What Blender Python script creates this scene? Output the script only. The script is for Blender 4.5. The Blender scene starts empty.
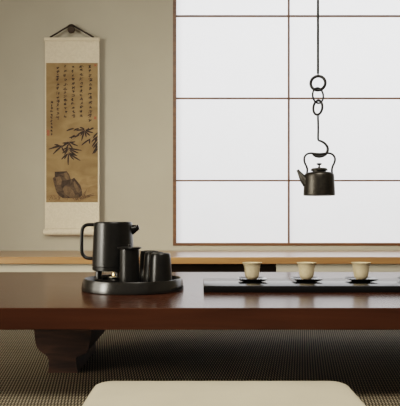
import bpy, bmesh, math, random
from mathutils import Vector, Matrix
random.seed(7)
C = bpy.context.scene.collection
PI = math.pi
F, PX, PY = 640.0, 200.0, 220.0          # focal length in pixels, principal point of the camera
CZ = 0.4726                              # eye height
TZ = 0.25                                # table top height
def X(px, d): return (px - PX) * d / F
def Z(py, d): return CZ - (py - PY) * d / F

# ------------------------------------------------------------------ materials
def mat(name, col, rough=0.6, metal=0.0, spec=0.5, coat=0.0):
    m = bpy.data.materials.new(name); m.use_nodes = True
    b = m.node_tree.nodes['Principled BSDF']
    b.inputs['Base Color'].default_value = (*col, 1); b.inputs['Roughness'].default_value = rough
    b.inputs['Metallic'].default_value = metal; b.inputs['Specular IOR Level'].default_value = spec
    b.inputs['Coat Weight'].default_value = coat
    b.inputs['Coat Roughness'].default_value = .2
    return m
def noisy(m, c1, c2, scale=(5, 5, 5), detail=4, bump=0.0, tex_scale=1.0, distort=0.0, lo=0.3, hi=0.7, rough=None, dist=0.002):
    nt = m.node_tree; N = nt.nodes; L = nt.links; b = N['Principled BSDF']
    tc = N.new('ShaderNodeTexCoord'); mp = N.new('ShaderNodeMapping'); mp.inputs['Scale'].default_value = scale
    nz = N.new('ShaderNodeTexNoise'); nz.inputs['Scale'].default_value = tex_scale; nz.inputs['Detail'].default_value = detail
    nz.inputs['Distortion'].default_value = distort
    cr = N.new('ShaderNodeValToRGB'); cr.color_ramp.elements[0].position = lo; cr.color_ramp.elements[1].position = hi
    cr.color_ramp.elements[0].color = (*c1, 1); cr.color_ramp.elements[1].color = (*c2, 1)
    L.new(tc.outputs['Object'], mp.inputs['Vector']); L.new(mp.outputs['Vector'], nz.inputs['Vector'])
    L.new(nz.outputs['Fac'], cr.inputs['Fac']); L.new(cr.outputs['Color'], b.inputs['Base Color'])
    if bump:
        bp = N.new('ShaderNodeBump'); bp.inputs['Strength'].default_value = bump; bp.inputs['Distance'].default_value = dist
        L.new(nz.outputs['Fac'], bp.inputs['Height']); L.new(bp.outputs['Normal'], b.inputs['Normal'])
    if rough:
        mr = N.new('ShaderNodeMapRange'); mr.inputs['To Min'].default_value = rough[0]; mr.inputs['To Max'].default_value = rough[1]
        L.new(nz.outputs['Fac'], mr.inputs['Value']); L.new(mr.outputs['Result'], b.inputs['Roughness'])
    return m

def dull(m, f, col):                     # worn pores: part of the surface scatters instead of reflecting
    nt = m.node_tree; N = nt.nodes; L = nt.links; b = N['Principled BSDF']; out = N['Material Output']
    d = N.new('ShaderNodeBsdfDiffuse'); d.inputs['Color'].default_value = (*col, 1)
    src = b.inputs['Base Color'].links
    if src: L.new(src[0].from_socket, d.inputs['Color'])
    x = N.new('ShaderNodeMixShader'); x.inputs['Fac'].default_value = f
    L.new(b.outputs[0], x.inputs[1]); L.new(d.outputs[0], x.inputs[2]); L.new(x.outputs[0], out.inputs['Surface'])
M = {}
M['plaster'] = noisy(mat('plaster', (.40, .36, .285), .9, spec=.2), (.39, .352, .278), (.415, .377, .30), (3, 3, 3), 6, .08)
M['ceiling'] = noisy(mat('ceiling_boards', (.45, .38, .28), .8), (.40, .34, .25), (.48, .41, .31), (1, 30, 1), 4)
M['table'] = noisy(mat('lacquered_wood', (.1, .035, .018), .1, spec=.38), (.030, .0110, .0052), (.066, .0245, .0112), (1.3, 14, 14), 6, 0, 1.5, .8, .25, .75, (.19, .23), .0004)
dull(M['table'], .20, (.042, .0150, .0062))
M['legwood'] = noisy(mat('dark_leg_wood', (.04, .02, .012), .5), (.018, .0080, .0045), (.085, .038, .021), (4, 4, 34), 6, .35, 1.5, .6, .3, .75, None, .003)
M['oak'] = noisy(mat('oak', (.4, .24, .11), .3, coat=.6), (.24, .115, .042), (.34, .175, .068), (2, 30, 40), 5, 0, 1.4, .4, .3, .7, (.30, .34), .0005)
M['oak'].node_tree.nodes['Principled BSDF'].inputs['Coat Roughness'].default_value = .32
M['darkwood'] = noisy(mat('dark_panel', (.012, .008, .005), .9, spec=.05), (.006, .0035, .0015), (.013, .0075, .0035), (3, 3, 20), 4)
M['frame'] = noisy(mat('shoji_frame_wood', (.12, .05, .02), .45), (.085, .034, .012), (.16, .070, .026), (3, 3, 40), 4)
M['lattice'] = noisy(mat('shoji_lattice_wood', (.15, .06, .025), .5), (.085, .035, .013), (.14, .06, .025), (6, 6, 40), 4)
M['iron'] = noisy(mat('cast_iron', (.045, .038, .03), .42, .75), (.026, .023, .0185), (.048, .042, .034), (60, 60, 60), 4, .06, 1, 0, .3, .7, (.33, .46), .0004)
M['blackiron'] = noisy(mat('black_iron', (.012, .011, .01), .45, .4), (.008, .0075, .007), (.018, .016, .014), (80, 80, 80), 3)
M['stoneware'] = noisy(mat('black_stoneware', (.02, .018, .015), .32, spec=.3), (.006, .0054, .0045), (.010, .009, .0075), (70, 70, 70), 4, 0, 1, 0, .3, .7, (.29, .30), .0003)
M['gloss'] = noisy(mat('black_gloss', (.01, .009, .008), .15), (.008, .007, .006), (.014, .012, .010), (40, 40, 40), 3, 0, 1, 0, .3, .7, (.08, .13))
M['traymat'] = noisy(mat('tray_black', (.02, .018, .016), .28), (.010, .009, .0075), (.016, .0144, .012), (50, 50, 50), 4, 0, 1, 0, .3, .7, (.23, .25), .0003)
M['board'] = noisy(mat('black_lacquer', (.008, .0075, .007), .2), (.004, .0036, .0033), (.007, .0064, .0058), (4, 40, 40), 3, 0, 1, 0, .3, .7, (.18, .21))
dull(M['board'], .22, (.004, .004, .004))
M['cup'] = noisy(mat('beige_ceramic', (.52, .43, .29), .55), (.55, .43, .265), (.64, .515, .335), (90, 90, 90), 5, .08, 1, 0, .3, .7, None, .0004)
M['cord'] = noisy(mat('brown_cord', (.02, .011, .007), .8), (.014, .008, .005), (.03, .018, .012), (200, 200, 200), 3)
M['peg'] = noisy(mat('peg_wood', (.04, .026, .016), .6), (.028, .018, .011), (.06, .040, .025), (40, 40, 160), 4)
M['mount'] = noisy(mat('cream_brocade', (.72, .65, .53), .85), (.60, .51, .385), (.65, .555, .425), (26, 26, 26), 3, .8, 1.2, 2.5, .42, .58, None, .006)
M['mountplain'] = noisy(mat('cream_paper', (.62, .55, .43), .85), (.58, .495, .37), (.62, .53, .40), (10, 10, 10), 4)
M['painting'] = noisy(mat('aged_silk', (.30, .19, .08), .8), (.185, .113, .045), (.285, .186, .084), (4, 4, 9), 6, .12, 1.4, .8, .3, .7, None, .001)
M['ink'] = noisy(mat('ink', (.03, .018, .012), .8), (.012, .007, .005), (.03, .018, .012), (30, 30, 30), 3)
M['inkpale'] = noisy(mat('thin_ink', (.09, .055, .026), .8), (.07, .042, .02), (.12, .072, .034), (40, 40, 40), 3)
M['rock'] = noisy(mat('rock_wash', (.09, .055, .03), .8), (.035, .020, .011), (.095, .060, .031), (26, 26, 34), 5, 0, 1.2, 1)
M['rocklight'] = noisy(mat('rock_wash_pale', (.16, .1, .05), .8), (.075, .045, .022), (.16, .10, .05), (30, 30, 30), 5, 0, 1.2, 1)
M['rockdark'] = noisy(mat('rock_wash_dark', (.03, .018, .01), .8), (.018, .010, .006), (.055, .034, .019), (30, 30, 30), 5, 0, 1.2, 1)
M['wash'] = noisy(mat('ground_wash', (.21, .125, .055), .8), (.19, .11, .045), (.27, .175, .08), (12, 12, 30), 5, 0, 1.2, 1)
M['seal'] = noisy(mat('seal_red', (.3, .07, .035), .8), (.24, .07, .035), (.34, .11, .055), (200, 200, 200), 2)
M['wax'] = noisy(mat('wax', (.75, .68, .55), .5), (.70, .64, .52), (.80, .73, .60), (60, 60, 60), 2)
# woven cushion cloth
def weave(name, c1, c2, sx, sy, rough, bump, dist, ang=0.0, diag=False, big=None):
    m = mat(name, c1, rough, spec=.2); nt = m.node_tree; N = nt.nodes; L = nt.links; b = N['Principled BSDF']
    tc = N.new('ShaderNodeTexCoord'); mp = N.new('ShaderNodeMapping'); mp.inputs['Rotation'].default_value = (0, 0, ang); mp.inputs['Scale'].default_value = (1.0 if diag else 1, .16 if diag else 1, 1)
    L.new(tc.outputs['Object'], mp.inputs['Vector'])
    w = []
    for d, s in (('X', sx), ('Y', sy)):
        t = N.new('ShaderNodeTexWave'); t.wave_type = 'BANDS'; t.bands_direction = d; t.inputs['Scale'].default_value = s
        t.inputs['Distortion'].default_value = .35; t.inputs['Detail'].default_value = 1; t.inputs['Detail Scale'].default_value = 2
        L.new(mp.outputs['Vector'], t.inputs['Vector']); w.append(t)
    mul = N.new('ShaderNodeMath'); mul.operation = 'MULTIPLY' if diag else 'ADD'
    L.new(w[0].outputs['Fac'], mul.inputs[0]); L.new(w[1].outputs['Fac'], mul.inputs[1])
    fac = mul.outputs[0]
    if not diag:
        h = N.new('ShaderNodeMath'); h.operation = 'MULTIPLY'; h.inputs[1].default_value = .5; L.new(fac, h.inputs[0]); fac = h.outputs[0]
    cr = N.new('ShaderNodeValToRGB'); cr.color_ramp.elements[0].color = (*c1, 1); cr.color_ramp.elements[1].color = (*c2, 1)
    L.new(fac, cr.inputs['Fac'])
    if diag: cr.color_ramp.elements[0].position = .08; cr.color_ramp.elements[1].position = .55
    nz = N.new('ShaderNodeTexNoise'); nz.inputs['Scale'].default_value = big or 4; nz.inputs['Detail'].default_value = 5
    L.new(tc.outputs['Object'], nz.inputs['Vector'])
    mr = N.new('ShaderNodeMapRange'); mr.inputs['To Min'].default_value = .82; mr.inputs['To Max'].default_value = 1.18
    L.new(nz.outputs['Fac'], mr.inputs['Value'])
    mx = N.new('ShaderNodeMix'); mx.data_type = 'RGBA'; mx.blend_type = 'MULTIPLY'; mx.inputs['Factor'].default_value = 1
    L.new(cr.outputs['Color'], mx.inputs['A']); L.new(mr.outputs['Result'], mx.inputs['B']); L.new(mx.outputs['Result'], b.inputs['Base Color'])
    bp = N.new('ShaderNodeBump'); bp.inputs['Strength'].default_value = bump; bp.inputs['Distance'].default_value = dist
    L.new(fac, bp.inputs['Height']); L.new(bp.outputs['Normal'], b.inputs['Normal'])
    return m
M['floor'] = weave('woven_rush_mat', (.028, .022, .014), (.40, .33, .225), 52, 52, .75, .5, .003, math.radians(45), True)
M['cushion'] = weave('cushion_linen', (.56, .49, .365), (.63, .555, .42), 160, 220, .9, .15, .0006)
# shoji paper: lets the daylight behind it through
def paper():
    m = bpy.data.materials.new('shoji_paper'); m.use_nodes = True; nt = m.node_tree; N = nt.nodes; L = nt.links
    for n in list(N): N.remove(n)
    out = N.new('ShaderNodeOutputMaterial'); tr = N.new('ShaderNodeBsdfTranslucent'); df = N.new('ShaderNodeBsdfDiffuse'); mix = N.new('ShaderNodeMixShader')
    tc = N.new('ShaderNodeTexCoord'); nz = N.new('ShaderNodeTexNoise'); nz.inputs['Scale'].default_value = 6; nz.inputs['Detail'].default_value = 8
    cr = N.new('ShaderNodeValToRGB'); cr.color_ramp.elements[0].color = (.79, .79, .80, 1); cr.color_ramp.elements[1].color = (.83, .83, .84, 1)
    L.new(tc.outputs['Object'], nz.inputs['Vector']); L.new(nz.outputs['Fac'], cr.inputs['Fac'])
    L.new(cr.outputs['Color'], tr.inputs['Color']); L.new(cr.outputs['Color'], df.inputs['Color'])
    mix.inputs['Fac'].default_value = .3
    L.new(tr.outputs[0], mix.inputs[1]); L.new(df.outputs[0], mix.inputs[2]); L.new(mix.outputs[0], out.inputs['Surface'])
    return m
M['paper'] = paper()
def flame_mat():
    m = mat('candle_flame', (1, .75, .4), .5); b = m.node_tree.nodes['Principled BSDF']
    b.inputs['Emission Color'].default_value = (1, .66, .30, 1); b.inputs['Emission Strength'].default_value = 5
    return m
M['flame'] = flame_mat()

# ------------------------------------------------------------------ mesh helpers
def obj(name, bm, m, parent=None, smooth=None, loc=None):
    bmesh.ops.recalc_face_normals(bm, faces=bm.faces)
    me = bpy.data.meshes.new(name); bm.to_mesh(me); bm.free()
    me.materials.append(M[m])
    o = bpy.data.objects.new(name, me); C.objects.link(o)
    if parent is not None: o.parent = parent
    if loc: o.location = loc
    if smooth:
        me.polygons.foreach_set('use_smooth', [True] * len(me.polygons))
        try: me.set_sharp_from_angle(angle=math.radians(smooth))
        except Exception: pass
    return o
def tag(o, label=None, cat=None, group=None, kind=None):
    if label: o['label'] = label
    if cat: o['category'] = cat
    if group: o['group'] = group
    if kind: o['kind'] = kind
    return o
def thing(name, label, cat, loc=(0, 0, 0), rz=0, group=None):
    o = bpy.data.objects.new(name, None); C.objects.link(o); o.location = loc; o.rotation_euler = (0, 0, rz)
    o.empty_display_size = .05
    return tag(o, label, cat, group)
def box(bm, x0, x1, y0, y1, z0, z1, bev=0.0, seg=2):
    vs = [bm.verts.new(p) for p in ((x0,y0,z0),(x1,y0,z0),(x1,y1,z0),(x0,y1,z0),(x0,y0,z1),(x1,y0,z1),(x1,y1,z1),(x0,y1,z1))]
    fs = [bm.faces.new([vs[i] for i in f]) for f in ((3,2,1,0),(4,5,6,7),(0,1,5,4),(1,2,6,5),(2,3,7,6),(3,0,4,7))]
    if bev:
        es = list({e for f in fs for e in f.edges})
        bmesh.ops.bevel(bm, geom=es, offset=bev, segments=seg, profile=.5, affect='EDGES')
    return bm
def lathe(bm, prof, seg=64, c=(0, 0, 0), close=True):
    rings = []
    for r, z in prof:
        if r < 1e-6: rings.append([bm.verts.new((c[0], c[1], c[2] + z))])
        else: rings.append([bm.verts.new((c[0] + r*math.cos(2*PI*i/seg), c[1] + r*math.sin(2*PI*i/seg), c[2] + z)) for i in range(seg)])
    for a, b in zip(rings, rings[1:]):
        for i in range(seg):
            j = (i + 1) % seg
            if len(a) == 1 and len(b) == 1: continue
            if len(a) == 1: bm.faces.new((a[0], b[j], b[i]))
            elif len(b) == 1: bm.faces.new((a[i], a[j], b[0]))
            else: bm.faces.new((a[i], a[j], b[j], b[i]))
    if close:
        for rg in (rings[0], rings[-1]):
            if len(rg) > 1: bm.faces.new(rg)
    return bm
def spline(pts, n=8, closed=False):
    P = [Vector(p) for p in pts]; out = []
    k = len(P); rng = range(k) if closed else range(k - 1)
    for i in rng:
        if closed: p0, p1, p2, p3 = P[(i-1) % k], P[i], P[(i+1) % k], P[(i+2) % k]
        else: p0, p1, p2, p3 = P[max(i-1, 0)], P[i], P[i+1], P[min(i+2, k-1)]
        for s in range(n):
            t = s / n
            out.append(.5*((2*p1) + (p2-p0)*t + (2*p0-5*p1+4*p2-p3)*t*t + (3*p1-p0-3*p2+p3)*t**3))
    if not closed: out.append(P[-1])
    return out
def tube(bm, pts, rad, seg=10, closed=False, flat=None):
    """rad: number or list per point; flat=(a,b): elliptical section, a along the frame normal, b along the binormal"""
    n = len(pts); P = [Vector(p) for p in pts]
    T = []
    for i in range(n):
        a = P[(i-1) % n] if closed or i > 0 else P[i]; b = P[(i+1) % n] if closed or i < n-1 else P[i]
        T.append((b - a).normalized())
    up = Vector((0, 1, 0)) if abs(T[0].y) < .9 else Vector((1, 0, 0))
    nrm = (up - T[0]*up.dot(T[0])).normalized(); rings = []
    for i in range(n):
        nrm = (nrm - T[i]*nrm.dot(T[i])).normalized(); bn = T[i].cross(nrm)
        r = rad[i] if isinstance(rad, (list, tuple)) else rad
        a, b = (flat if flat else (1, 1))
        rings.append([bm.verts.new(P[i] + nrm*(math.cos(2*PI*k/seg)*r*a) + bn*(math.sin(2*PI*k/seg)*r*b)) for k in range(seg)])
    m = n if closed else n - 1
    for i in range(m):
        A, B = rings[i], rings[(i+1) % n]
        for k in range(seg):
            l = (k+1) % seg; bm.faces.new((A[k], A[l], B[l], B[k]))
    if not closed: bm.faces.new(rings[0]); bm.faces.new(rings[-1])
    return bm
def prism_y(bm, poly, y0, y1):                     # polygon given in (x, z), extruded along y
    a = [bm.verts.new((x, y0, z)) for x, z in poly]; b = [bm.verts.new((x, y1, z)) for x, z in poly]
    bm.faces.new(a); bm.faces.new(b[::-1])
    for i in range(len(a)):
        j = (i+1) % len(a); bm.faces.new((a[i], b[i], b[j], a[j]))
    return bm
def NB(): return bmesh.new()
def struct(name, bm, m, parent=None, smooth=None):
    o = obj(name, bm, m, parent, smooth)
    if parent is None: o['kind'] = 'structure'
    return o

# ------------------------------------------------------------------ the room
WY = 4.0                                            # back wall
PFY, PZ = 3.3, Z(257, 3.3)                          # front of the raised platform and its top
W0, W1, CEIL = -3.2, 3.2, 2.6
struct('floor', box(NB(), W0, W1, -2.5, WY + .1, -.05, 0), 'floor')
struct('ceiling', box(NB(), W0, W1, -2.5, WY + .1, CEIL, CEIL + .08), 'ceiling')
SX0, SX1 = X(173, WY), X(173, WY) + 4*.71875 + .03     # shoji opening
SZ0, SZ1 = Z(245.6, WY), Z(-70, WY)
bm = NB(); box(bm, W0, SX0, WY, WY + .1, 0, CEIL); struct('wall_back', bm, 'plaster')
bm = NB(); box(bm, SX0, SX1, WY, WY + .1, 0, SZ0); struct('wall_below_window', bm, 'plaster')
bm = NB(); box(bm, SX0, SX1, WY, WY + .1, SZ1, CEIL); struct('wall_above_window', bm, 'plaster')
bm = NB(); box(bm, SX1, W1, WY, WY + .1, 0, CEIL); struct('wall_back_right', bm, 'plaster')
bm = NB(); box(bm, W0 - .1, W0, -2.5, WY + .1, 0, CEIL); struct('wall_left', bm, 'plaster')
bm = NB(); box(bm, W1, W1 + .1, -2.5, WY + .1, 0, CEIL); struct('wall_right', bm, 'plaster')

# shoji window: frame, lattice and paper
win = bpy.data.objects.new('window_1', None); C.objects.link(win); win['kind'] = 'structure'
win.location = (0, 0, 0)
ft = .020
bm = NB()
box(bm, SX0, SX0 + ft, WY - .008, WY + .05, SZ0, SZ1); box(bm, SX1 - ft, SX1, WY - .008, WY + .05, SZ0, SZ1)
box(bm, SX0 + ft, SX1 - ft, WY - .008, WY + .05, SZ0, SZ0 + .0165); box(bm, SX0 + ft, SX1 - ft, WY - .008, WY + .05, SZ1 - ft, SZ1)
obj('window_frame', bm, 'frame', win)
bm = NB()
for y in (15.5, 98, 180.5):
    box(bm, SX0 + ft, SX1 - ft, WY + .006, WY + .022, Z(y + .75, WY), Z(y - .75, WY))
for k in (1, 2, 3):
    xc = X(289, WY) + (k - 1)*.71875
    box(bm, xc - .0055, xc + .0055, WY + .004, WY + .0225, SZ0 + .0165, SZ1 - ft)
obj('lattice', bm, 'lattice', win)
bm = NB()
v = [bm.verts.new(p) for p in ((SX0 + .004, WY + .024, SZ0 + .002), (SX1 - .004, WY + .024, SZ0 + .002), (SX1 - .004, WY + .024, SZ1 - .002), (SX0 + .004, WY + .024, SZ1 - .002))]
bm.faces.new(v); obj('paper_pane', bm, 'paper', win)

# raised wooden platform along the back wall
bm = NB(); box(bm, W0, W1, PFY, WY, PZ - .036, PZ, .0025); struct('trim_platform', bm, 'oak')
NX0, NX1 = -.46, X(276.5, PFY + .03)
fy = PFY + .03
bm = NB(); box(bm, W0, NX0, fy, fy + .05, 0, PZ - .036); struct('wall_platform_left', bm, 'plaster')
bm = NB(); box(bm, NX1, W1, fy, fy + .05, 0, PZ - .036); struct('wall_platform_right', bm, 'plaster')
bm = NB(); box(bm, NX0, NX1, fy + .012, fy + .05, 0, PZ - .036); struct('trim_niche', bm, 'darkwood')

# ------------------------------------------------------------------ low table
tb = thing('low_table', 'long low table of glossy red-brown wood with a thick top', 'table', (.2, 2.18, 0))
def rel(o): return -o.location
TF, TBk = 1.619, 2.74
bm = NB(); box(bm, -1.125, 1.125, TF - 2.18, TBk - 2.18, TZ - .0557, TZ, .0028, 3)
obj('tabletop', bm, 'table', tb)
def leg_bm(sgn):
    d = 1.977
    L = [(34,329.5),(34.6,336),(35.5,342),(37,347),(39.5,350.5),(43,353),(46,355),(48,357.5),(49,361),(48.6,366),(48,372.8)]
    Rr = [(77.8,372.8),(76.8,366),(75.8,361),(76,357.6),(79.5,355.6),(84.5,354),(87.4,351.5),(88.6,347),(90,340),(91,335),(91.3,329.5)]
    poly = [(X(a, d), Z(b, d)) for a, b in L + Rr]
    z0 = min(z for _, z in poly)
    poly = [(X(32.5, d), TZ - .0557)] + [(x, z - z0) for x, z in poly] + [(X(92, d), TZ - .0557)]
    cx = .2
    if sgn > 0: poly = [(2*cx - x, z) for x, z in poly][::-1]
    bm = prism_y(NB(), [(x - cx, z) for x, z in poly], 1.977 - 2.18, 2.327 - 2.18)
    return bm
for s in (-1, 1): obj('leg', leg_bm(s), 'legwood', tb)

# ------------------------------------------------------------------ floor cushion
def cushion():
    t = thing('floor_cushion', 'large square beige floor cushion in front of the low table', 'cushion', (.054, 1.335, 0))
    hw, hd, H, rc = .328, .320, .0645, .055
    bm = NB(); rows = []
    def outline(ins):
        r = max(rc - ins, .012); a, b = hw - ins, hd - ins; pts = []
        for cx, cy, a0 in ((a - r, b - r, 0), (-a + r, b - r, 90), (-a + r, -b + r, 180), (a - r, -b + r, 270)):
            for k in range(13):
                th = math.radians(a0 + 90*k/12); pts.append((cx + r*math.cos(th), cy + r*math.sin(th)))
            nx = {0: (-1, 0), 90: (0, -1), 180: (1, 0), 270: (0, 1)}[a0]
        return pts
    prof = [(.016, 0.0), (.006, .006), (.001, .016), (0, .028), (.001, .038), (.005, .049), (.012, .0580), (.022, .0620), (.045, .0636), (.09, .0643), (.16, .0645)]
    for ins, z in prof: rows.append([bm.verts.new((x, y, z)) for x, y in outline(ins)])
    for A, B in zip(rows, rows[1:]):
        for i in range(len(A)):
            j = (i+1) % len(A); bm.faces.new((A[i], A[j], B[j], B[i]))
    bm.faces.new(rows[-1]); bm.faces.new(rows[0][::-1])
    obj('cover', bm, 'cushion', t, 60)
    pts = [(x, y, .0275) for x, y in outline(-.0005)]
    bm = NB(); tube(bm, pts, .0018, 6, True); obj('piping', bm, 'cushion', t, 60)
cushion()

# ------------------------------------------------------------------ tea tray and what stands on it
tx, ty = -.2146, 2.05
tr = thing('serving_tray', 'round black tea tray with raised rim on the red-brown table', 'tray', (tx, ty, TZ))
lathe_bm = lathe(NB(), [(0, .004), (.150, .004), (.152, 0), (.160, 0), (.1625, .002), (.163, .006), (.1615, .016), (.159, .028), (.1572, .0355), (.1562, .0375), (.1545, .038), (.1515, .0368), (.1500, .033), (.1485, .020), (.146, .0135), (.143, .012), (0, .012)], 96)
obj('tray_body', lathe_bm, 'traymat', tr, 35)
TR = TZ + .0124                                       # inside floor of the tray

# warmer with tealight, jug above
jx, jy = -.2822, 2.08
wm = thing('teapot_warmer', 'black warming stand with posts under the tall black teapot', 'warmer', (jx, jy, TR))
obj('dish', lathe(NB(), [(0, 0), (.056, 0), (.058, .002), (.060, .020), (.0590, .0215), (.0575, .0212), (.056, .019), (.054, .0135), (0, .0125)], 64), 'gloss', wm, 35)
for a in (197, 77, 317):
    bm = NB(); r = .0555 - .009
    cx, cy = r*math.cos(math.radians(a)), r*math.sin(math.radians(a))
    lathe(bm, [(.0105, .011), (.0105, .0450), (.0098, .0465), (0, .0465)], 20, (cx, cy, 0)); obj('post', bm, 'stoneware', wm, 35)
tl = thing('tealight_candle', 'small lit tealight in a pale dish under the black teapot', 'candle', (jx, jy, TR + .0125))
obj('holder', lathe(NB(), [(0, 0), (.014, 0), (.0165, .001), (.0172, .0095), (.0178, .0118), (.0176, .0124), (.0168, .0124), (.0160, .0105), (.0155, .0098), (0, .0098)], 40), 'stoneware', tl, 35)
obj('wax', lathe(NB(), [(0, .0098), (.0135, .0098), (.0138, .0128), (.010, .0135), (0, .0132)], 40), 'wax', tl, 35)
bm = NB(); tube(bm, [(0, 0, .0128), (.0003, 0, .0152), (.0008, 0, .0172)], .0005, 6); obj('wick', bm, 'ink', tl)
obj('flame', lathe(NB(), [(0, .0155), (.0020, .0168), (.0026, .0185), (.0027, .0205), (.0020, .0232), (.0010, .0255), (0, .0280)], 16), 'flame', tl, 60)

jz = TR + .0465
jd = jy
jg = thing('teapot', 'tall black straight-sided teapot with strap handle on the warming stand', 'teapot', (jx, jy, jz))
JH = Z(222.3, jd) - jz
def jr(t): return .0680 - .0062*t
obj('body', lathe(NB(), [(0, .0), (.060, 0), (.0655, .0012), (.0672, .0035), (.0674, .0125), (.0660, .0136), (.0660, .0146), (.0676, .0158)] + [(jr(t), .0158 + (JH - .0158)*t) for t in (.15, .35, .55, .75, .95)] + [(jr(1) , JH - .002), (jr(1) - .0012, JH), (jr(1) - .004, JH), (jr(1) - .005, JH - .003), (0, JH - .003)], 96), 'stoneware', jg, 35)
obj('lid', lathe(NB(), [(0, JH - .003), (.0562, JH - .003), (.0566, JH + .0006), (.0555, JH + .0016), (0, JH + .0024)], 80), 'stoneware', jg, 35)
def JP(px, py, dy=0): return (X(px, jd) - jx, dy, Z(py, jd) - jz)
bm = NB()
hp = spline([JP(96, 224.9), JP(91.5, 224.6), JP(86.5, 225), JP(83.2, 227.4), JP(82.0, 232), JP(81.7, 240), JP(81.7, 248), JP(82.4, 253.6), JP(85.3, 257.2), JP(89.3, 258.3), JP(95, 258.5)], 8)
tube(bm, hp, .0056, 12, False, (1.55, 1.05)); obj('handle', bm, 'stoneware', jg, 60)
bm = NB()
sp = spline([JP(127.0, 230.2), JP(131.2, 229.6), JP(134.6, 228.6), JP(137.4, 227.5)], 5)
n = len(sp); tube(bm, sp, [.0225*(1 - i/(n-1)) + .0085*(i/(n-1)) for i in range(n)], 24)
obj('spout', bm, 'stoneware', jg, 50)
bm = NB()
a, b = Vector(JP(137.5, 227.42)), Vector(JP(138.9, 227.0)); a2 = Vector(JP(138.9, 227.0))
tube(bm, [a, a + (b-a)*.5, b, b - (b-a)*.4], [.0085, .0092, .0088, .0058], 24)
obj('spout_lip', bm, 'gloss', jg, 50)

# canister
cd = 1.985; cx = X(129.5, cd)
cn = thing('tea_canister', 'slim black tea canister with wide flat lid in front of the teapot', 'canister', (cx, cd, TR))
CH = Z(249, cd) - TR
obj('body', lathe(NB(), [(0, 0), (.0285, 0), (.0302, .0015), (.0304, .006), (.0300, CH*.5), (.0298, CH - .0005), (0, CH - .0005)], 72), 'stoneware', cn, 35)
ld = obj('lid', lathe(NB(), [(0, CH), (.0330, CH), (.0372, CH + .0022), (.0378, CH + .0042), (.0372, CH + .0056), (.0340, CH + .0062), (0, CH + .0070)], 72), 'stoneware', cn, 35)
obj('knob', lathe(NB(), [(0, CH + .0055), (.0036, CH + .0055), (.0034, CH + .0105), (.0042, CH + .0125), (.0036, CH + .0140), (0, CH + .0142)], 24), 'stoneware', ld, 45)

# three upturned cups
CUPH = .1075
def tumbler(label, loc):
    t = thing('teacup', label, 'cup', loc, 0, 'upturned black cups on the round tray')
    prof = [(.0335, .004), (.0345, 0), (.0362, 0), (.0370, .0012), (.0370, .004), (.0360, .030), (.0345, .060), (.0325, .090), (.0314, CUPH - .010), (.0305, CUPH - .0045), (.0288, CUPH - .0012), (.0262, CUPH - .0008), (.0250, CUPH - .0030), (.0232, CUPH - .0030), (.0222, CUPH), (.0200, CUPH), (.0190, CUPH - .004), (0, CUPH - .0045)]
    obj('cup_body', lathe(NB(), prof, 72), 'stoneware', t, 30)
    return t
tumbler('upturned black cup at the front of the tray, nearest the viewer', (-.1232, 1.995, TR))
tumbler('upturned black cup between the front cup and the rear cup on the tray', (-.1480, 2.072, TR))
tumbler('upturned black cup at the back of the tray behind the other two', (-.1690, 2.146, TR))

# ------------------------------------------------------------------ black board with saucers and cups
BX0, BX1, BY0, BY1 = X(203.8, 1.96), 1.12, 1.96, 2.225
BT = TZ + .0205
bd = NB(); box(bd, 0, BX1 - BX0, -(BY1 - BY0)/2, (BY1 - BY0)/2, 0, .0205, .0012, 2)
bo = obj('serving_board', bd, 'board', None, 35, (BX0, (BY0 + BY1)/2, TZ))
tag(bo, 'long flat black lacquered board carrying the row of beige cups', 'board')
def sq_ring(hs, r, z, n=6):
    pts = []
    for cx_, cy_, a0 in ((1, 1, 0), (-1, 1, 90), (-1, -1, 180), (1, -1, 270)):
        for k in range(n + 1):
            th = math.radians(a0 + 90*k/n); pts.append((cx_*(hs - r) + r*math.cos(th), cy_*(hs - r) + r*math.sin(th), z))
    return pts
SP = .0062                                            # saucer well height above the board
def saucer_bm():
    bm = NB(); rows = []
    for hs, r, z in ((.024, .012, 0), (.027, .012, .0004), (.034, .012, .0030), (.042, .010, .0062), (.0455, .007, .0094), (.0462, .006, .0106), (.0456, .006, .0114), (.040, .009, .0086), (.030, .012, SP), (.012, .010, SP)):
        rows.append([bm.verts.new(p) for p in sq_ring(hs, r, z)])
    for A, B in zip(rows, rows[1:]):
        for i in range(len(A)):
            j = (i+1) % len(A); bm.faces.new((A[i], A[j], B[j], B[i]))
    bm.faces.new(rows[0][::-1]); bm.faces.new(rows[-1])
    return bm
def cup_bm():
    h = .0562
    return lathe(NB(), [(0, 0), (.0150, 0), (.0160, .0012), (.0162, .0030), (.0190, .0048), (.0215, .0090), (.0235, .0160), (.0246, .0260), (.0256, .0370), (.0272, .0460), (.0292, .0515), (.0318, h - .0012), (.0320, h), (.0310, h + .0003), (.0285, h - .0028), (.0255, .0440), (.0236, .030), (.0222, .017), (.0190, .009), (.010, .0062), (0, .006)], 64)
xs = [(252.0, 'first'), (306.5, 'second'), (361.0, 'third'), (415.0, 'fourth')]
SL = {'first': 'square black saucer under the beige cup nearest the end of the board', 'second': 'square black saucer under the second cup from the end of the board',
      'third': 'square black saucer under the third cup from the end of the board', 'fourth': 'square black saucer at the edge of the picture, fourth from the board end'}
CL = {'first': 'small beige flared teacup nearest the end of the black board', 'second': 'small beige flared teacup second from the end of the board',
      'third': 'small beige flared teacup third from the end of the board', 'fourth': 'small beige flared teacup fourth from the end of the board'}
s0 = c0 = None
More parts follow.
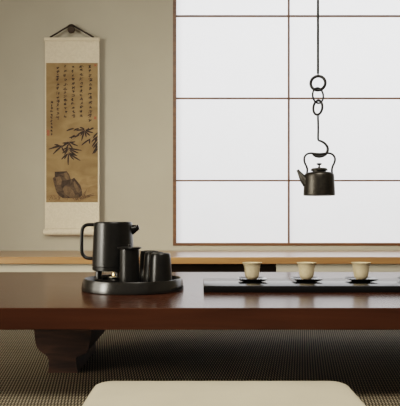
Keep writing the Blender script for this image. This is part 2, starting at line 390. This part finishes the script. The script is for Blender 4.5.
for px, k in xs:
    loc = (X(px, 2.105), 2.105, BT)
    if s0 is None:
        s0 = s = obj('saucer', saucer_bm(), 'gloss', None, 35)
        c0 = c = obj('teacup', cup_bm(), 'cup', None, 40)
    else:
        s = s0.copy(); C.objects.link(s); c = c0.copy(); C.objects.link(c)
    s.location = loc; c.location = (loc[0], loc[1], BT + SP)
    c.rotation_euler.z = px
    tag(s, SL[k], 'saucer', 'square black saucers on the board'); tag(c, CL[k], 'cup', 'beige cups on the board')

# ------------------------------------------------------------------ hanging kettle, hook, rings and rod
kd = 2.2
def K(px, py, dy=0): return Vector((X(px, kd), kd + dy, Z(py, kd)))
u = kd / F
# rod
bm = NB(); top = CEIL - K(318, 75.4).z
tube(bm, [(0, 0, .0055), (0, 0, top*.5), (0, 0, top - .003)], .0042, 12)
lathe(bm, [(0, top), (.030, top), (.030, top - .004), (.012, top - .012), (.004, top - .014), (0, top - .014)], 32)
tube(bm, [(0, .0050*math.cos(2*PI*i/20), .0048*math.sin(2*PI*i/20) + .0005) for i in range(20)], .0016, 8, True)
rodo = obj('hanging_rod', bm, 'blackiron', None, 40, K(318, 75.4)); tag(rodo, 'thin straight black rod dropping from the ceiling above the iron rings', 'rod')
def ring(px, py, rw, rh, tr_, rz, label, tilt=0):
    bm = NB(); tube(bm, [(rw*math.cos(2*PI*i/48), 0, rh*math.sin(2*PI*i/48)) for i in range(48)], tr_, 10, True)
    o = obj('iron_ring', bm, 'blackiron', None, 60, K(px, py)); o.rotation_euler = (0, tilt, rz)
    tag(o, label, 'ring', 'linked iron rings above the kettle'); return o
ring(318, 83.2, 7.2*u, 7.0*u, 1.5*u, math.radians(-14), 'topmost of three linked black iron rings, the widest and thickest')
ring(318, 95.6, 7.6*u, 7.6*u, .95*u, math.radians(36), 'middle of three linked black iron rings, the thin one')
ring(317.8, 107.6, 7.0*u, 7.0*u, 1.2*u, math.radians(-61), 'lowest of three linked iron rings, seen turned and narrow', math.radians(-4))
# hook
bm = NB()
hk = [(317.9, 117.2), (318.1, 122), (318.2, 130), (318.1, 137.5), (318.6, 140.2), (321.2, 141.3), (324.6, 143.3), (327.2, 146.6), (327.7, 150), (326.4, 153.4), (323.4, 155.7), (319.5, 156.6), (315.6, 156.0), (312.6, 154.3)]
hp = spline([K(a, b) for a, b in hk], 7); o0 = K(318, 117.2)
rr = []
for i, p in enumerate(hp):
    t = i/(len(hp)-1); rr.append((1.05 + .35*min(1, max(0, (t - .35)/.3)))*u*(1 if t < .9 else 1 - (t - .9)*4))
tube(bm, [p - o0 for p in hp], rr, 10)
tube(bm, [(1.9*u*math.cos(2*PI*i/20)*math.cos(.9), 1.9*u*math.cos(2*PI*i/20)*math.sin(.9), 1.55*u*math.sin(2*PI*i/20) + 1.6*u) for i in range(20)], .6*u, 8, True)
ho = obj('pot_hook', bm, 'blackiron', None, 60, o0); tag(ho, 'black iron S-shaped hook between the rings and the kettle handle', 'hook')
# kettle
kx = 319.2
kt = thing('hanging_kettle', 'dark iron kettle hanging from the hook in front of the shoji', 'kettle', K(kx, 195.5))
def KR(px, py, dy=0): return K(px, py, dy) - K(kx, 195.5)
h = lambda y: (195.5 - y)*u
obj('body', lathe(NB(), [(0, .0005), (15.0*u, 0), (15.6*u, .3*u), (15.7*u, 1.2*u), (15.3*u, h(186)), (14.9*u, h(178)), (14.7*u, h(175.2)), (14.3*u, h(174)), (13.4*u, h(173.1)), (11*u, h(172.3)), (8*u, h(171.9)), (0, h(171.9))], 72), 'iron', kt, 40)
ld = obj('lid', lathe(NB(), [(0, h(172)), (6.6*u, h(172)), (6.8*u, h(170.9)), (8.4*u, h(170.6)), (8.5*u, h(169.8)), (7.9*u, h(169.0)), (7.5*u, h(168.4)), (4*u, h(167.9)), (0, h(167.8))], 56), 'iron', kt, 35)
obj('knob', lathe(NB(), [(0, h(168)), (1.9*u, h(168)), (1.2*u, h(167.2)), (.75*u, h(166.3)), (.75*u, h(165.4)), (1.6*u, h(164.9)), (2.7*u, h(164.2)), (2.6*u, h(163.4)), (1.2*u, h(163.1)), (0, h(163.1))], 32), 'blackiron', ld, 50)
bm = NB()
sp = spline([KR(307.0, 182.6), KR(304, 179.6), KR(301.4, 175.9), KR(299.4, 172.9), KR(297.5, 169.9)], 6); n = len(sp)
tube(bm, sp, [(4.2*(1 - i/(n-1))**1.3 + 1.3)*u for i in range(n)], 20); obj('spout', bm, 'iron', kt, 60)
bm = NB()
hp = [(306.9, 173.8), (307.3, 169.5), (306.4, 166.3), (304.9, 163), (304.2, 159.2), (305.0, 156.2), (307.3, 154), (311, 153.2), (315, 153.6), (319.2, 153.9), (323.5, 153.6), (328, 153.2), (331.8, 154), (334.2, 156.4), (335.0, 159.5), (334.2, 163), (332.7, 166.3), (331.9, 169.5), (332.2, 173.8)]
hp = spline([KR(a, b) for a, b in hp], 6); tube(bm, hp, 1.0*u, 10, False, (1.5, 1)); hd = obj('handle', bm, 'blackiron', kt, 60)
bm = NB(); gp = [(310.6, 153.25), (312.5, 153.7), (315, 154.1), (319.2, 154.45), (323.4, 154.1), (325.9, 153.7), (327.8, 153.25)]
gp = spline([KR(a, b) for a, b in gp], 5); n = len(gp)
tube(bm, gp, [(.55 + .75*math.sin(PI*i/(n-1)))*u for i in range(n)], 12, False, (1.6, 1)); obj('grip', bm, 'blackiron', hd, 60)

# ------------------------------------------------------------------ hanging scroll
SD = 3.962                                            # front plane of the scroll
def SPt(px, py, dy=0): return (X(px, SD), SD + dy, Z(py, SD))
SO = Vector((X(72, SD), SD, Z(231, SD)))
sc = thing('hanging_scroll', 'tall hanging scroll with ink bamboo, rock and columns of writing', 'scroll', SO)
def sbox(x0, x1, ya, yb, y0, y1, bev=0):
    bm = NB(); a = Vector(SPt(x0, y1)) - SO; b = Vector(SPt(x1, y0)) - SO
    return box(bm, a.x, b.x, ya, yb, a.z, b.z, bev)
obj('mount', sbox(44.9, 99.3, .0004, .005, 40.5, 230), 'mountplain', sc)
obj('upper_mount', sbox(44.9, 99.3, -.0008, .0004, 41, 62.8), 'mount', sc)
obj('lower_mount', sbox(44.9, 99.3, -.0006, .0004, 202.4, 229), 'mount', sc)
obj('top_rod', sbox(44.2, 99.8, -.006, .007, 37.6, 41.2, .003), 'mountplain', sc, 40)
bm = NB(); a, b = Vector(SPt(43.8, 231.8)) - SO, Vector(SPt(100.2, 231.8)) - SO
n = 24; P = [a.lerp(b, i/n) for i in range(n + 1)]
tube(bm, P, [.016] + [.0235]*(n-1) + [.016], 20); obj('bottom_roller', bm, 'mount', sc, 50)
pt = obj('painting', sbox(46.2, 97.8, -.0010, .0004, 63, 202.3), 'painting', sc)
bm = NB()
for p in ((50.2, 37.5), (93.6, 37.5)):
    q = Vector(SPt(*p)) - SO; tube(bm, [q + Vector((0, 0, -.004)), q + Vector((0, 0, .004))], .004, 8)
q = [Vector(SPt(a, b, c)) - SO for a, b, c in ((50.2, 37.2, 0), (56, 33.6, .002), (62, 29.8, .004), (67.0, 26.6, .008), (69.2, 24.6, .012), (72.0, 24.4, .012), (75, 26.4, .008), (81.5, 30.3, .004), (93.6, 37.2, 0))]
tube(bm, spline(q, 6), .0056, 8); obj('hanging_cord', bm, 'cord', sc, 60)
# painted marks lie on the painting
LAY = -.0012
def flat_poly(bm, pts, dy):
    vs = [bm.verts.new(Vector(SPt(a, b, dy)) - SO) for a, b in pts]
    try: bm.faces.new(vs)
    except ValueError: pass
def stroke(bm, p, q, w, dy, bend=0.0):
    p, q = Vector(p), Vector(q); d = q - p
    if d.length < 1e-4: return
    nrm = Vector((-d.y, d.x)).normalized(); n = 5; up, dn = [], []
    for i in range(n + 1):
        t = i/n; c = p + d*t + nrm*bend*math.sin(PI*t); ww = w*(math.sin(PI*(.12 + .80*t))**.7)*.5
        up.append(c + nrm*ww); dn.append(c - nrm*ww)
    flat_poly(bm, [tuple(v) for v in up] + [tuple(v) for v in dn[::-1]], dy)
def pmark(name, bm, m): return obj(name, bm, m, pt)
# ground wash, rock, grass
CR = lambda x, y: (42 + x/6.667, 155 + y/6.667)
bm = NB()
flat_poly(bm, [CR(*p) for p in ((28, 250), (60, 235), (95, 240), (130, 270), (200, 262), (240, 200), (262, 165), (300, 150), (345, 142), (371, 138), (371, 312), (28, 312))], LAY)
pmark('ground_wash', bm, 'wash')
bm = NB()
flat_poly(bm, [CR(*p) for p in ((85, 112), (125, 110), (165, 108), (182, 130), (192, 160), (200, 160), (215, 152), (235, 175), (255, 200), (266, 235), (270, 268), (250, 284), (200, 288), (140, 288), (112, 270), (95, 245), (84, 205), (72, 155), (85, 143))], LAY - .0003)
rk = pmark('rock', bm, 'rock')
bm = NB()
for poly in (((92, 150), (120, 142), (134, 170), (128, 198), (100, 200)), ((150, 208), (182, 212), (204, 232), (222, 268), (185, 282), (150, 255), (140, 225)), ((145, 118), (164, 116), (180, 150), (176, 176), (152, 150)), ((212, 172), (228, 186), (246, 224), (252, 258), (232, 240), (214, 205))):
    flat_poly(bm, [CR(*p) for p in poly], LAY - .0006)
pmark('rock_highlight', bm, 'rocklight')
bm = NB()
for poly in (((85, 112), (165, 108), (166, 116), (112, 128), (100, 150), (86, 143)), ((132, 172), (190, 164), (188, 190), (150, 206), (136, 230), (128, 200)), ((200, 160), (215, 152), (255, 200), (266, 236), (246, 214), (216, 172), (206, 186)), ((98, 246), (114, 270), (140, 287), (150, 272), (122, 250))):
    flat_poly(bm, [CR(*p) for p in poly], LAY - .0008)
pmark('rock_shadow', bm, 'rockdark')
bm = NB(); rnd = random.Random(5)
for _ in range(46):
    x = rnd.choice([rnd.uniform(50, 130), rnd.uniform(150, 300), rnd.uniform(240, 300)]); y = rnd.uniform(285, 304)
    stroke(bm, CR(x, y), CR(x + rnd.uniform(-26, 26), y - rnd.uniform(8, 30)), .5, LAY - .0010)
for p, q in (((275, 290), (300, 225)), ((280, 285), (345, 265)), ((270, 275), (360, 268)), ((262, 290), (290, 240)), ((300, 270), (350, 255))):
    stroke(bm, CR(*p), CR(*q), .6, LAY - .0010)
pmark('painted_grass', bm, 'inkpale')
# bamboo
CB = lambda x, y: (42 + x/6.667, 118 + y/6.667)
bm = NB()
leaves = [((128, 188), (44, 208)), ((128, 190), (74, 242)), ((135, 186), (70, 196)), ((120, 185), (82, 178)), ((132, 192), (152, 232)), ((126, 195), (92, 226)),
          ((182, 160), (240, 186)), ((182, 162), (222, 158)), ((180, 165), (128, 196)), ((178, 160), (146, 178)), ((180, 165), (206, 204)), ((178, 172), (160, 216)), ((182, 168), (136, 168)),
          ((180, 200), (264, 216)), ((182, 205), (244, 234)), ((178, 205), (136, 236)), ((176, 198), (140, 212)), ((185, 215), (226, 246)), ((172, 215), (150, 246)),
          ((178, 236), (175, 314)), ((184, 238), (256, 284)), ((182, 240), (214, 278)), ((172, 238), (130, 276)), ((170, 242), (150, 274)), ((180, 232), (236, 252)),
          ((288, 84), (236, 112)), ((284, 88), (264, 152)), ((290, 90), (296, 128)), ((292, 84), (342, 98)), ((290, 80), (334, 74)), ((282, 80), (228, 84)), ((284, 76), (252, 62)), ((290, 88), (322, 118)), ((280, 86), (258, 118)), ((300, 84), (312, 66)),
          ((212, 70), (164, 86)), ((246, 70), (212, 84)), ((240, 120), (182, 132)), ((218, 114), (194, 138)), ((250, 112), (222, 128)),
          ((318, 142), (264, 182)), ((320, 138), (318, 172)), ((345, 66), (322, 78)),
          ((372, 98), (340, 136)), ((371, 122), (330, 162)), ((371, 142), (334, 192)), ((371, 165), (342, 202)), ((371, 190), (338, 240)), ((371, 120), (352, 170)), ((371, 205), (350, 236)), ((371, 160), (356, 222))]
for i, (p, q) in enumerate(leaves): stroke(bm, CB(*p), CB(*q), 1.55, LAY - .0003 - .00002*i, .25)
pmark('bamboo_leaves', bm, 'ink')
bm = NB()
for p, q in (((371, 70), (290, 82)), ((290, 82), (205, 72)), ((371, 96), (320, 140)), ((260, 104), (182, 160)), ((182, 158), (178, 245)), ((182, 160), (128, 188))): stroke(bm, CB(*p), CB(*q), .38, LAY - .0002)
pmark('bamboo_stem', bm, 'inkpale')
# brush writing in columns
rnd = random.Random(11)
def glyph(bm, cx, cy, w, h_):
    n = rnd.randint(5, 9); s = rnd.uniform(.85, 1.15)
    for _ in range(n):
        k = rnd.random(); x = cx + rnd.uniform(-.32, .32)*w*s; y = cy + rnd.uniform(-.36, .36)*h_*s
        if k < .42: p, q = (x - w*.32*s, y + .25), (x + w*.30*s, y - .2)
        elif k < .72: p, q = (x, y - h_*.32*s), (x - .15, y + h_*.32*s)
        elif k < .88: p, q = (x + .5, y - h_*.2), (x - w*.3*s, y + h_*.3*s)
        else: p, q = (x - .3, y - h_*.15), (x + w*.3*s, y + h_*.28*s)
        stroke(bm, p, q, rnd.uniform(.36, .74), LAY - .0003 - rnd.uniform(0, .0003), rnd.uniform(-.2, .2))
for cx, y0, y1, w, step in ((90.4, 66.8, 120.5, 3.9, 4.5), (81.4, 66.8, 119.5, 3.7, 4.1), (73.3, 67.2, 119, 3.5, 3.9), (65.6, 66.5, 119, 3.6, 4.1), (57.9, 66.8, 118.5, 3.4, 4.2), (51.7, 102.5, 135, 2.5, 3.1)):
    bm = NB(); y = y0
    while y < y1:
        glyph(bm, cx + rnd.uniform(-.35, .35), y, w*rnd.uniform(.75, 1.1), step*.78); y += step*rnd.uniform(.86, 1.14)
    pmark('writing_column', bm, 'ink')
for x0, x1, y0, y1 in ((94.0, 96.4, 116.4, 119.4), (47.0, 49.6, 130.0, 135.8), (94.2, 96.6, 64.4, 66.4)):
    bm = NB(); flat_poly(bm, [(x0, y0), (x1, y0 + .2), (x1 - .1, y1), (x0 + .1, y1 - .1)], LAY - .0003)
    o = pmark('seal', bm, 'seal'); o['label'] = 'faded red seal stamp'
# wall peg
pg = NB(); a = Vector((-.006, .040, .010)); b = Vector((.006, -.018, -.012))
tube(pg, [a, a.lerp(b, .45), a.lerp(b, .5), a.lerp(b, .85), b], [.013, .013, .022, .023, .017], 20)
pg_o = obj('wall_peg', pg, 'peg', None, 50, SPt(70.8, 28.6)); tag(pg_o, 'short round brown wooden peg on the wall holding the scroll cord', 'peg')

# ------------------------------------------------------------------ light
def area(name, loc, target, sx, sy, power, col):
    l = bpy.data.lights.new(name, 'AREA'); l.shape = 'RECTANGLE'; l.size = sx; l.size_y = sy; l.energy = power; l.color = col
    o = bpy.data.objects.new(name, l); C.objects.link(o); o.location = loc
    o.rotation_euler = (Vector(target) - Vector(loc)).to_track_quat('-Z', 'Y').to_euler()
    return o
area('daylight_behind_shoji', (1.3, 5.9, 2.0), (1.3, 4.0, 1.6), 6.0, 3.0, 330, (.97, .98, 1.0))
k = area('key_light', (-3.0, .75, 1.0), (.9, 4.0, .32), .9, 1.5, 22, (1.0, .94, .82)); k.data.spread = math.radians(52)
area('side_light', (-3.0, 1.7, .85), (0, 2.3, .1), 1.0, 1.4, 25, (1.0, .93, .80))
area('overhead_light', (.2, .5, 2.5), (.1, 1.3, 0), 1.2, .8, 80, (1.0, .95, .86))
w = bpy.data.worlds.new('World'); bpy.context.scene.world = w; w.use_nodes = True
w.node_tree.nodes['Background'].inputs['Color'].default_value = (1.0, .95, .86, 1)
w.node_tree.nodes['Background'].inputs['Strength'].default_value = .2

# ------------------------------------------------------------------ camera
cam = bpy.data.cameras.new('camera'); co = bpy.data.objects.new('camera', cam); C.objects.link(co)
cam.sensor_fit = 'HORIZONTAL'; cam.sensor_width = 36; cam.lens = 36*F/400
cam.shift_y = (PY - 203)/400; cam.clip_start = .02
co.location = (0, 0, CZ); co.rotation_euler = (PI/2, 0, 0)
sc_ = bpy.context.scene; sc_.camera = co
sc_.view_settings.view_transform = 'Filmic'; sc_.view_settings.look = 'Medium High Contrast'
try:
    sc_.cycles.use_denoising = True; sc_.cycles.max_bounces = 10; sc_.cycles.diffuse_bounces = 5
except Exception: pass
